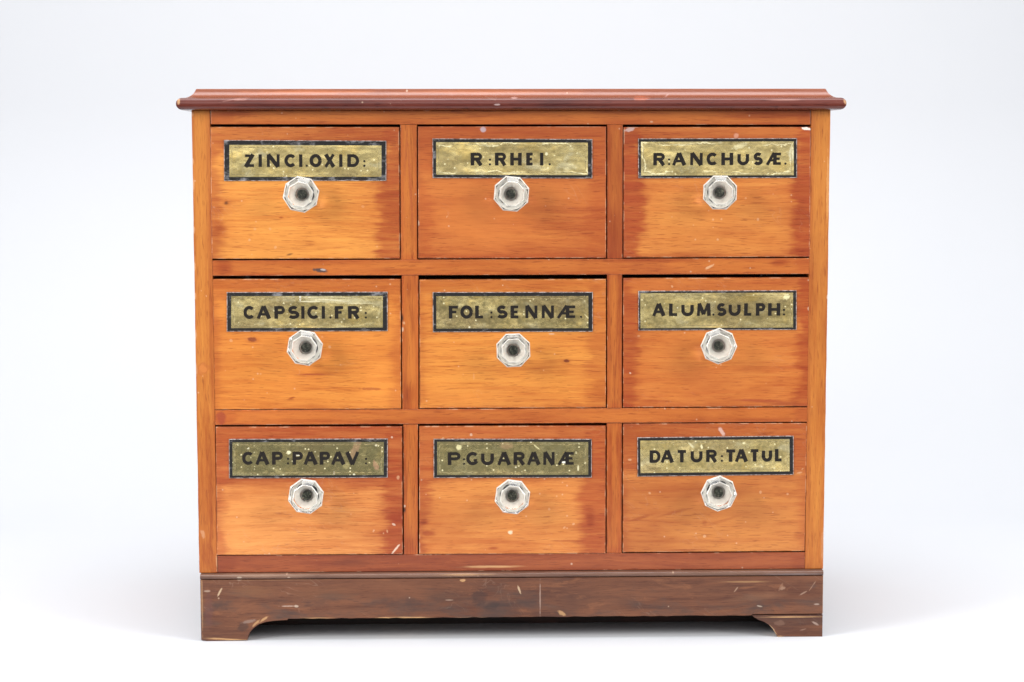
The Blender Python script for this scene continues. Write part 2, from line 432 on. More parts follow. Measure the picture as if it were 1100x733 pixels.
mk = [MP(245, 685.5, 25, 1.3, -.05, RAW, .95), MP(217.8, 640, .9, 44, 0, (.45, .26, .13), .55), MP(319, 650, 3, 1.8, -.2, WHITE, .95), MP(310, 650, 9, .7, 0, (.5, .36, .28), .8),
      MP(236.5, 635.5, 1.2, 5, -.5, (.62, .45, .28), .8), MP(223, 634, 4, 1.2, 0, (.5, .36, .26), .6), MP(284, 664, 6, 1.4, .6, RAW, .7), MP(276, 668, 6, 1.3, .75, RAW, .6),
      MP(262, 672, 7, 5, .6, (.035, .022, .02), .7), MP(268, 666.5, 8, 2, .2, (.30, .22, .18), .6), MP(435, 662.6, 30, 1.5, 0, RAW, .9), MP(412, 662.8, 8, 1.2, 0, RAW, .7),
      MP(340, 662.8, 18, .9, 0, RAW, .6), MP(505, 662.4, 18, .9, 0, (.42, .25, .14), .7), MP(580, 642, .7, 19, 0, (.40, .27, .21), .8), MP(557.5, 632, 1.2, 5, .35, (.62, .45, .28), .8),
      MP(603, 657.5, 5, 2.5, -.6, RAW, .65), MP(515, 641, 9, 9, .5, (.028, .018, .018), .6), MP(528, 650, 9, 5, .3, (.03, .02, .018), .5), MP(480, 640, 30, 10, 0, (.05, .03, .022), .35),
      MP(270, 634, 26, 7, 0, (.20, .085, .035), .55), MP(350, 637, 40, 8, 0, (.17, .07, .03), .4), MP(840, 631, 3.2, 2, .4, (.42, .26, .17), .6), MP(815, 650, 3.6, 1.1, -.2, WHITE, .8),
      MP(838, 629, 1.4, 5, -.5, (.34, .20, .13), .4), MP(872, 628, .7, 7, -.6, (.38, .23, .15), .6), MP(873, 628.5, 2.6, 2.6, 0, (.07, .04, .035), .5), MP(862, 636, 5, .9, .5, (.42, .28, .2), .6),
      MP(815, 640, 32, 5, .1, (.22, .105, .055), .5), MP(876, 648, 3, 1, 0, (.5, .38, .3), .6), MP(883.3, 640, .9, 30, 0, (.45, .26, .13), .6), MP(800, 624, 26, 1.0, 0, (.48, .28, .12), .55),
      MP(497, 622.6, 3, 1.6, 0, RAW, .8), MP(258, 621.6, 3, 1.4, 0, WHITE, .6), MP(300, 622, 60, 1, 0, (.30, .15, .08), .5), MP(440, 641, 1, 1, 0, WHITE, .6), MP(483, 643.5, 5, .8, 0, (.45, .32, .24), .6),
      MP(790, 632, 4, .8, .9, (.45, .3, .2), .6), MP(225, 655, 5, 20, 0, (.12, .045, .04), .5)]
bm = bmesh.new(); prism(bm, pts, -.005, .013, bevel=.0007)
link('plinth', bm, plinth_mat(org, mk), chest, (org[0], 0, org[1]))
# right foot, a block of its own under a seam
pf = [pl(807.6, 660.9), pl(810, 663.2), pl(815, 666), pl(820.5, 668), pl(825.5, 671), pl(829.5, 675), pl(832.6, 679.6), (pl(834.8, 684)[0], .0004),
      (xr0 - .0002, 0.0), (xr0 - .0002, zR - .0004), (pl(808, 660.8)[0], zR - .0004)]
orgf = mean(pf)
def MF(u, v, *r): return M(orgf, u, v, *r)
mk = [MF(846, 661.6, 38, .8, 0, RAW, .75), MF(817, 667.6, 8, 1.4, -.45, RAW, .85), MF(830, 676, 7, 1.2, -.95, (.5, .32, .18), .7), MF(837, 682.8, 4, 1.2, 0, RAW, .7), MF(860, 683.2, 24, .7, 0, RAW, .6),
      MF(874, 668, 4.5, 1.2, -.5, (.42, .30, .24), .6), MF(883.3, 672, .8, 12, 0, RAW, .6), MF(862, 675, 4, .8, .3, (.30, .18, .13), .5), MF(836, 668, 7, 3, 0, (.22, .12, .08), .4)]
bm = bmesh.new(); prism(bm, pf, -.0052, .0125, bevel=.0007)
link('bracket_foot', bm, plinth_mat(orgf, mk), chest, (orgf[0], 0, orgf[1]))
# side plinths with a bracket foot front and back
for s, xo in ((-1, xl0), (1, xr0)):
    bm = bmesh.new()
    xi = xo + .016 * (-s)
    ys = [(.0135, zP), (.0135, .0005), (.055, .0005), (.066, .012), (.085, zL), (.225, zL), (.244, .012), (.255, .0005), (DEPTH, .0005), (DEPTH, zP)]
    A = [bm.verts.new((xo + .0004 * -s, y, z)) for y, z in ys]; B = [bm.verts.new((xi, y, z)) for y, z in ys]
    fs = [bm.faces.new(A), bm.faces.new(B[::-1])]
    for i in range(len(ys)): fs.append(bm.faces.new((A[i], B[i], B[(i + 1) % len(ys)], A[(i + 1) % len(ys)])))
    bmesh.ops.recalc_face_normals(bm, faces=fs)
    link('plinth', bm, plinth_mat((0, 0), []), chest, (xo, 0, .03))
bm = bmesh.new(); prism(bm, [(xl0 + .017, zP), (xl0 + .017, zL + .002), (xr0 - .017, zL + .002), (xr0 - .017, zP)], .268, DEPTH - .002)
link('plinth', bm, plinth_mat((0, 0), []), chest, (0, 0, 0))
# recessed board under the carcase, shade behind the plinth put into its dark colour
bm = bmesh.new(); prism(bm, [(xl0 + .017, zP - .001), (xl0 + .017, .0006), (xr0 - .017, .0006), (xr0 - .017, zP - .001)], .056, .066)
link('base_board', bm, wood('shade_dark_board', 'x', light=(.030, .018, .014), deep=(.02, .012, .01), coat=0, blotch=.3, rough=.6), chest, (0, 0, 0))
# bead between carcase and plinth
bm = bmesh.new()
h = zB - zP - .0004
sec = [(.012, 0.0)]
sec += [(-.0035 - .0028 * math.cos(a), h * .5 + h * .46 * math.sin(a)) for a in [math.radians(-80 + 20 * i) for i in range(9)]]
sec += [(.012, h)]
va = [bm.verts.new((xl0 + .0002, y, zP + .0002 + z)) for y, z in sec]; vb = [bm.verts.new((xr0 - .0002, y, zP + .0002 + z)) for y, z in sec]
fs = [bm.faces.new(va), bm.faces.new(vb[::-1])]
for i in range(len(sec)): fs.append(bm.faces.new((va[i], vb[i], vb[(i + 1) % len(sec)], va[(i + 1) % len(sec)])))
bmesh.ops.recalc_face_normals(bm, faces=fs)
o5 = mean([(xl0, zP), (xr0, zB)])
mk = [M(o5, 258, 619, 3, 1.2, 0, WHITE, .7), M(o5, 311, 619, 2, 1, 0, WHITE, .7), M(o5, 500, 616, 40, 1.4, 0, RAW, .35), M(o5, 290, 617, 60, 2, 0, (.28, .17, .11), .5), M(o5, 850, 616, 40, 2, 0, (.24, .19, .18), .5)]
o = link('plinth_moulding', bm, wood('bead_wood', 'x', light=(.165, .085, .055), deep=(.105, .048, .033), stain=(.05, .022, .018), blotch=.6, marks=mk, specks=.06,
                                     rough=.33, coat=.3), chest, (o5[0], 0, o5[1]))
for p in o.data.polygons: p.use_smooth = True
o.data.set_sharp_from_angle(angle=math.radians(40))
# floor of the carcase
bm = bmesh.new(); prism(bm, [(xl0 + .018, zB - .001), (xl0 + .018, zB - .008), (xr0 - .018, zB - .008), (xr0 - .018, zB - .001)], .016, DEPTH - .012)
link('bottom_board', bm, wood('bottom_wood', 'x', light=(.16, .07, .03), deep=(.1, .04, .02)), chest, (0, 0, 0))

# ------------------------------------------------------------------ lettering: brush strokes in a unit box
def arc(cx, cy, rx, ry, a0, a1, n=14):
    return [(cx + rx * math.cos(math.radians(a0 + (a1 - a0) * i / n)), cy + ry * math.sin(math.radians(a0 + (a1 - a0) * i / n))) for i in range(n + 1)]
G = {   # each stroke: polyline, thickness factor
    'I': [([(.5, 0), (.5, 1)], 1.0)],
    'Z': [([(.02, 1), (.96, 1)], .7), ([(.90, 1), (.06, 0)], 1.05), ([(.02, 0), (1, 0)], .75)],
    'N': [([(0, 0), (0, 1)], .8), ([(.02, 1), (.98, 0)], 1.05), ([(1, 0), (1, 1)], .8)],
    'C': [(arc(.53, .5, .53, .5, 42, 318, 22), .9)],
    'G': [(arc(.53, .5, .53, .5, 42, 330, 22), .9), ([(.64, .34), (1.0, .34)], .6)],
    'O': [(arc(.5, .5, .5, .5, 0, 360, 28), .95)],
    'X': [([(.04, 1), (.98, 0)], 1.05), ([(.96, 1), (.02, 0)], .8)],
    'D': [([(0, 0), (0, 1)], 1.0), ([(0, 1), (.45, 1)] + arc(.45, .5, .55, .5, 90, -90, 16) + [(0, 0)], .85)],
    'R': [([(0, 0), (0, 1)], 1.0), ([(0, 1), (.55, 1)] + arc(.60, .75, .32, .25, 90, -90, 12) + [(0, .5)], .85), ([(.48, .5), (.98, 0)], 1.0)],
    'P': [([(0, 0), (0, 1)], 1.0), ([(0, 1), (.6, 1)] + arc(.66, .74, .34, .26, 90, -90, 12) + [(0, .48)], .85)],
    'H': [([(0, 0), (0, 1)], 1.0), ([(1, 0), (1, 1)], 1.0), ([(0, .5), (1, .5)], .8)],
    'E': [([(0, 0), (0, 1)], 1.0), ([(0, 1), (1, 1)], .78), ([(0, .5), (.86, .5)], .72), ([(0, 0), (1, 0)], .78)],
    'F': [([(0, 0), (0, 1)], 1.0), ([(0, 1), (1, 1)], .8), ([(0, .5), (.8, .5)], .72)],
    'L': [([(0, 0), (0, 1)], 1.0), ([(0, 0), (1, 0)], .8)],
    'T': [([(0, 1), (1, 1)], .85), ([(.5, 0), (.5, 1)], 1.0)],
    'A': [([(0, 0), (.47, 1)], .85), ([(.50, 1), (1, 0)], 1.1), ([(.2, .30), (.82, .30)], .7)],
    'V': [([(0, 1), (.5, 0)], 1.1), ([(.5, 0), (1, 1)], .85)],
    'U': [([(0, 1), (0, .38)] + arc(.5, .40, .5, .40, 180, 360, 16) + [(1, .42), (1, 1)], .92)],
    'M': [([(0, 0), (.08, 1)], .8), ([(.08, 1), (.5, .12)], 1.05), ([(.5, .12), (.92, 1)], .75), ([(.92, 1), (1, 0)], 1.0)],
    'S': [(arc(.52, .74, .42, .26, 35, 250, 14) + arc(.50, .26, .50, .26, 85, -150, 16), .92)],
    'Æ': [([(0, 0), (.50, 1)], .8), ([(.42, 1), (1, 1)], .75), ([(.56, 0), (.56, 1)], 1.0), ([(.2, .34), (.56, .34)], .65), ([(.56, .5), (.92, .5)], .7), ([(.56, 0), (1, 0)], .75)],
}
def ribbon(bm, pl_, w, y, mat):
    n = len(pl_); L = []; Rr = []
    closed = (abs(pl_[0][0] - pl_[-1][0]) + abs(pl_[0][1] - pl_[-1][1])) < 1e-7
    for i, p in enumerate(pl_):
        a = pl_[i - 1] if i else (pl_[-2] if closed else p); b = pl_[i + 1] if i < n - 1 else (pl_[1] if closed else p)
        d = Vector((b[0] - a[0], b[1] - a[1])).normalized()
        nn = Vector((-d.y, d.x))
        if 0 < i < n - 1:
            d1 = Vector((p[0] - a[0], p[1] - a[1])).normalized()
            cs = max(.6, abs(nn.dot(Vector((-d1.y, d1.x)))))
        else: cs = 1
        hw = w * .5 / cs
        L.append(bm.verts.new((p[0] + nn.x * hw, y, p[1] + nn.y * hw)))
        Rr.append(bm.verts.new((p[0] - nn.x * hw, y, p[1] - nn.y * hw)))
    for i in range(n - 1):
        f = bm.faces.new((Rr[i], Rr[i + 1], L[i + 1], L[i])); f.material_index = mat
        if f.normal.y > 0: f.normal_flip()

def letters(bm, text, cx, cy, ytop, ybot, slope, y, mat):
    """text: (glyph, x0, x1) measured off a label enlarged 6.111 times whose corner is the pixel (cx, cy)"""
    q = 6.1111; lay = 0
    th = 3.95 * PX
    for g, a, b in text:
        mid = (a + b) / 2
        yt, yb = ytop + slope * (mid - 540), ybot + slope * (mid - 540)
        if g in '.:':
            for yy in ([yb - 8] if g == '.' else [yb - 8, yb - 38]):
                px, pz = at(cx + mid / q, cy + yy / q)
                r = 1.25 * PX
                vs = [bm.verts.new((px + r * math.cos(t_), y - lay * 4e-6, pz + r * math.sin(t_))) for t_ in [i * math.pi / 4 + .3 for i in range(8)]]
                f = bm.faces.new(vs); f.material_index = mat
                if f.normal.y > 0: f.normal_flip()
            continue
        x0, z0 = at(cx + a / q, cy + yb / q); x1, z1 = at(cx + b / q, cy + yt / q)
        for st, wf in G[g]:
            w = th * wf
            if g == 'I': x0i, x1i = x0, x1; w = max(th * .9, x1 - x0)
            P = []
            for sx, sz in st:
                ins_x = th * .42 if g not in 'AVXZMÆ' else th * .30
                if g in 'COGSUDHNERFLPT' or g in 'AVXMZÆ':
                    # keep the stroke inside the measured box
                    X_ = x0 + ins_x + (x1 - x0 - 2 * ins_x) * sx
                else: X_ = x0 + (x1 - x0) * sx
                horiz = abs(st[0][1] - st[-1][1]) < .01 and len(st) == 2
                vert = len(st) == 2 and not horiz
                iz = th * .38
                Z_ = (z0 + (z1 - z0) * sz) if vert else (z0 + iz + (z1 - z0 - 2 * iz) * sz)
                P.append((X_ + random.uniform(-.00008, .00008), Z_))
            if st[0] == st[-1]: P[-1] = P[0]
            ribbon(bm, P, w, y - lay * 4e-6, mat); lay += 1

# ------------------------------------------------------------------ label materials
def gold_mat(flake, speck, reflect_dim, x0, x1, z0, z1, marks):  # dimmer labels: weak reflection put into the gold colour, mottled as tarnish
    mt, t, bs = new_mat('gilt_leaf'); _seed[0] += 1; sd = _seed[0] * 2.71
    X, Y, Z = t.xyz()
    n1 = t.noise(t.comb(X * 55 + sd, Z * 90, sd), 1, 5, .65)
    n2 = t.noise(t.comb(X * 300 + sd, Z * 300, sd), 1, 4, .7)
    n3 = t.noise(t.comb(X * 16 + sd, Z * 22, sd), 1, 3, .5)
    col = t.mix(t.ss(n1 * .6 + n2 * .4, .38, .66), (.80, .64, .27, 1), (.60, .46, .18, 1))
    col = t.mix(t.ss(n2 * .5 + n1 * .5 + reflect_dim * .22, .50, .72) * (.25 + reflect_dim * .75), col, (.20, .175, .075, 1))
    col = t.mix(t.ss(n3, .45, .7) * .30 * (1 + reflect_dim), col, (.34, .22, .11, 1))
    n4 = t.noise(t.comb(X * 42 + sd, Z * 52, sd + 33), 1, 5, .68)
    col = t.mix(t.ss(n4, .52, .68) * .55 * (1 - reflect_dim * .5), col, (.86, .60, .17, 1))
    col = t.mix(t.ss(n4, .46, .32) * .55 * (1 - reflect_dim * .8), col, (.86, .79, .50, 1))
    if reflect_dim > .6: col = t.mix(.55, col, (.27, .235, .105, 1))
    # leaf lifted from the glass near the edges: wavy pale outlines
    dd = (X - x0).min(x1 - X).min((Z - z0).min(z1 - Z))
    nb = t.noise(t.comb(X * 48 + sd, Z * 60, sd + 8), 1, 4, .6)
    brk = t.noise(t.comb(X * 38 + sd, Z * 38, sd + 18), 1, 2)
    lift = dd + (nb - .5) * .017
    line = t.ss((lift - .0022).abs(), .0009, .0003) * flake * t.ss(n2, .3, .5) * t.ss(brk, .44, .56)
    inside = t.ss(lift, .0027, .0017) * flake * t.ss(brk, .40, .58)
    col = t.mix(inside * .35, col, (.72, .62, .32, 1))
    col = t.mix(line * .9, col, (.92, .84, .50, 1))
    d, r1, r2 = t.voro(t.comb(X + sd, sd, Z), 330)
    sp = t.ss(d, .36, .16) * r1.lt(speck)
    col = t.mix(sp * .85, col, (.86, .78, .46, 1))
    d, r1, r2 = t.voro(t.comb(X + sd, sd + 3, Z), 140)
    sp2 = t.ss(d / (r2 * .16 + .06), 1.1, .5) * r1.lt(speck * .55)
    col = t.mix(sp2 * .8, col, (.88, .82, .58, 1))
    mset = line.max(sp).max(sp2)
    crk = t.noise(t.comb(X * 22 + sd, Z * 30, sd + 28), 1, 3, .5)
    wob = t.noise(t.comb(X * 420, Z * 420, sd), 1, 3, .6) - 0.5
    for (mx, mz, hl, hh, ang, mc, ms) in marks:
        ca, sa = math.cos(ang), math.sin(ang); dx, dz = X - mx, Z - mz
        p = (dx * ca + dz * sa) / hl; q = (dz * ca - dx * sa) / hh
        r = t.math('SQRT', p * p + q * q) + wob * 1.1
        f = t.ss(r, 1.15, .7) * ms
        col = t.mix(f, col, C4(mc)); mset = mset.max(f)
    t.l.new(col, bs.inputs['Base Color'])
    t.set(bs.inputs['Metallic'], 0.80 - mset * .6)
    t.set(bs.inputs['Roughness'], n1 * .25 + .15)
    bs.inputs['Coat Weight'].default_value = .35; bs.inputs['Coat Roughness'].default_value = .12
    bp = t.n.new('ShaderNodeBump'); bp.inputs['Strength'].default_value = .5; bp.inputs['Distance'].default_value = .0006
    t.set(bp.inputs['Height'], n1 * 1.0 + n2 * .35 + line * .3 + crk * 13.0)
    t.l.new(bp.outputs[0], bs.inputs['Normal'])
    return mt
def border_mat(wear):
    mt, t, bs = new_mat('black_border'); _seed[0] += 1; sd = _seed[0] * 1.93
    X, Y, Z = t.xyz()
    n = t.noise(t.comb(X * 110 + sd, Z * 200, sd), 1, 5, .7)
    n2 = t.noise(t.comb(X * 60 + sd, Z * 60, sd + 3), 1, 3, .6)
    col = t.mix(t.ss(n * .55 + n2 * .45, .62 - wear * .2, .74 - wear * .16), (.017, .016, .016, 1), (.20, .195, .20, 1))
    col = t.mix(t.ss(n2, .70, .78) * .6, col, (.45, .42, .36, 1))
    t.l.new(col, bs.inputs['Base Color']); bs.inputs['Roughness'].default_value = .45; bs.inputs['Specular IOR Level'].default_value = .2
    return mt
def rim_mat():
    mt, t, bs = new_mat('chipped_rim'); _seed[0] += 1; sd = _seed[0]
    X, Y, Z = t.xyz()
    n = t.noise(t.comb(X * 160 + sd, Z * 160, sd), 1, 4, .7)
    col = t.mix(t.ss(n, .38, .62), (.10, .06, .05, 1), (.46, .40, .38, 1))
    t.l.new(col, bs.inputs['Base Color']); bs.inputs['Roughness'].default_value = .5
    return mt
mt_ink, t, bs = new_mat('black_paint')
X, Y, Z = t.xyz()
n = t.noise(t.comb(X * 240, 0, Z * 240), 1, 4, .7)
t.l.new(t.mix(t.ss(n, .58, .78) * .45, (.016, .013, .011, 1), (.13, .10, .05, 1)), bs.inputs['Base Color'])
bs.inputs['Roughness'].default_value = .55; bs.inputs['Specular IOR Level'].default_value = .15
mt_line, t, bs = new_mat('fine_line')
X, Y, Z = t.xyz()
n = t.noise(t.comb(X * 300, 0, Z * 300), 1, 4, .7)
t.l.new(t.mix(t.ss(n, .40, .60), (.13, .10, .04, 1), (.42, .33, .15, 1)), bs.inputs['Base Color'])
bs.inputs['Roughness'].default_value = .4

def glass_mat():
    mt, t, bs = new_mat('cut_glass')
    bs.inputs['Base Color'].default_value = (.99, .985, .96, 1)
    bs.inputs['Transmission Weight'].default_value = 1.0
    bs.inputs['IOR'].default_value = 1.5
    bs.inputs['Roughness'].default_value = .012
    return mt
def white_glass_mat():
    '''white back and girdle of the knob, inner reflections put into the colour'''
    mt, t, bs = new_mat('reflection_white_glass')
    bs.inputs['Base Color'].default_value = (.98, .955, .88, 1)  # white stands in for light thrown back inside clear glass
    bs.inputs['IOR'].default_value = 1.5
    X, Y, Z = t.xyz()
    n = t.noise(t.comb(X * 400, Y * 400, Z * 400), 1, 3)
    t.set(bs.inputs['Transmission Weight'], .34 - n * .30)
    bs.inputs['Roughness'].default_value = .2
    return mt
mt_edge, t, bs = new_mat('glint_glass_edge')  # whitish tint paints the glints along the cut edges
bs.inputs['Base Color'].default_value = (.97, .94, .86, 1); bs.inputs['Transmission Weight'].default_value = .45
bs.inputs['Roughness'].default_value = .15; bs.inputs['IOR'].default_value = 1.5
MT_GLASS = [glass_mat(), white_glass_mat(), mt_edge]
mt_bolt, t, bs = new_mat('dull_metal')
X, Y, Z = t.xyz()
n = t.noise(t.comb(X * 500, Y * 500, Z * 500), 1, 4, .7)
t.l.new(t.mix(t.ss(n, .48, .72), (.014, .016, .010, 1), (.26, .26, .19, 1)), bs.inputs['Base Color'])
bs.inputs['Metallic'].default_value = .7; bs.inputs['Roughness'].default_value = .42

def knob_mesh(c, rot, size, tilt):
    """faceted octagonal knob with a turned round back; c = (x, z) of the axis"""
    bm = bmesh.new()
    # radius, height off the drawer, 1 = octagon 0 = round
    sec = [(.0064, .0000, 0), (.0064, .0068, 0), (.0085, .0088, 0), (.0120, .0114, 0), (.0152, .0142, 0), (.0169, .0162, 1),
           (.0174, .0190, 1), (.0162, .0206, 1), (.0124, .0242, 1), (.0116, .0247, 1)]
    N = 32
    rg = []
    for r, d, oc in sec:
        r *= size; ring = []
        for i in range(N):
            a = 2 * math.pi * i / N
            k = 1.0
            if oc:
                am = (a + math.pi / 8) % (math.pi / 4) - math.pi / 8
                am = (a % (math.pi / 4)) - math.pi / 8
                k = math.cos(math.pi / 8) / math.cos(am)
            ring.append(bm.verts.new((c[0] + r * k * math.cos(rot + a) + d * tilt[0], -d, c[1] + r * k * math.sin(rot + a) + d * tilt[1])))
        rg.append(ring)
    for j, (a, b) in enumerate(zip(rg, rg[1:])):
        for i in range(N):
            f = bm.faces.new((a[i], a[(i + 1) % N], b[(i + 1) % N], b[i]))
            f.material_index = 1 if j in (0, 1, 2, 5) else (2 if j in (6, 8) else 0)
            f.smooth = j < 4
    bm.faces.new(rg[0][::-1]).material_index = 1; bm.faces.new(rg[-1])
    bmesh.ops.recalc_face_normals(bm, faces=bm.faces)
    for e in bm.edges:
        if len(e.link_faces) == 2 and e.calc_face_angle() > .30: e.smooth = False
    return bm
def bolt_mesh(c, rot, tilt):
    bm = bmesh.new()
    sec = [(.0045, .0004), (.0045, .0100), (.0040, .0108), (.0022, .0112)]
    rg = [[bm.verts.new((c[0] + r * math.cos(i * math.pi / 8) + d * tilt[0], -d, c[1] + r * math.sin(i * math.pi / 8) + d * tilt[1])) for i in range(16)] for r, d in sec]
    for a, b in zip(rg, rg[1:]):
        for i in range(16): bm.faces.new((a[i], a[(i + 1) % 16], b[(i + 1) % 16], b[i]))
    bm.faces.new(rg[0][::-1]); bm.faces.new(rg[-1])
    # slot
    ca, sa = math.cos(rot), math.sin(rot)
    w, l = .0007, .0042
    q = [(-l, -w), (l, -w), (l, w), (-l, w)]
    prism(bm, [(c[0] + x * ca - z * sa, c[1] + x * sa + z * ca) for x, z in q], -.0116, -.0104)
    bmesh.ops.recalc_face_normals(bm, faces=bm.faces)
    return bm

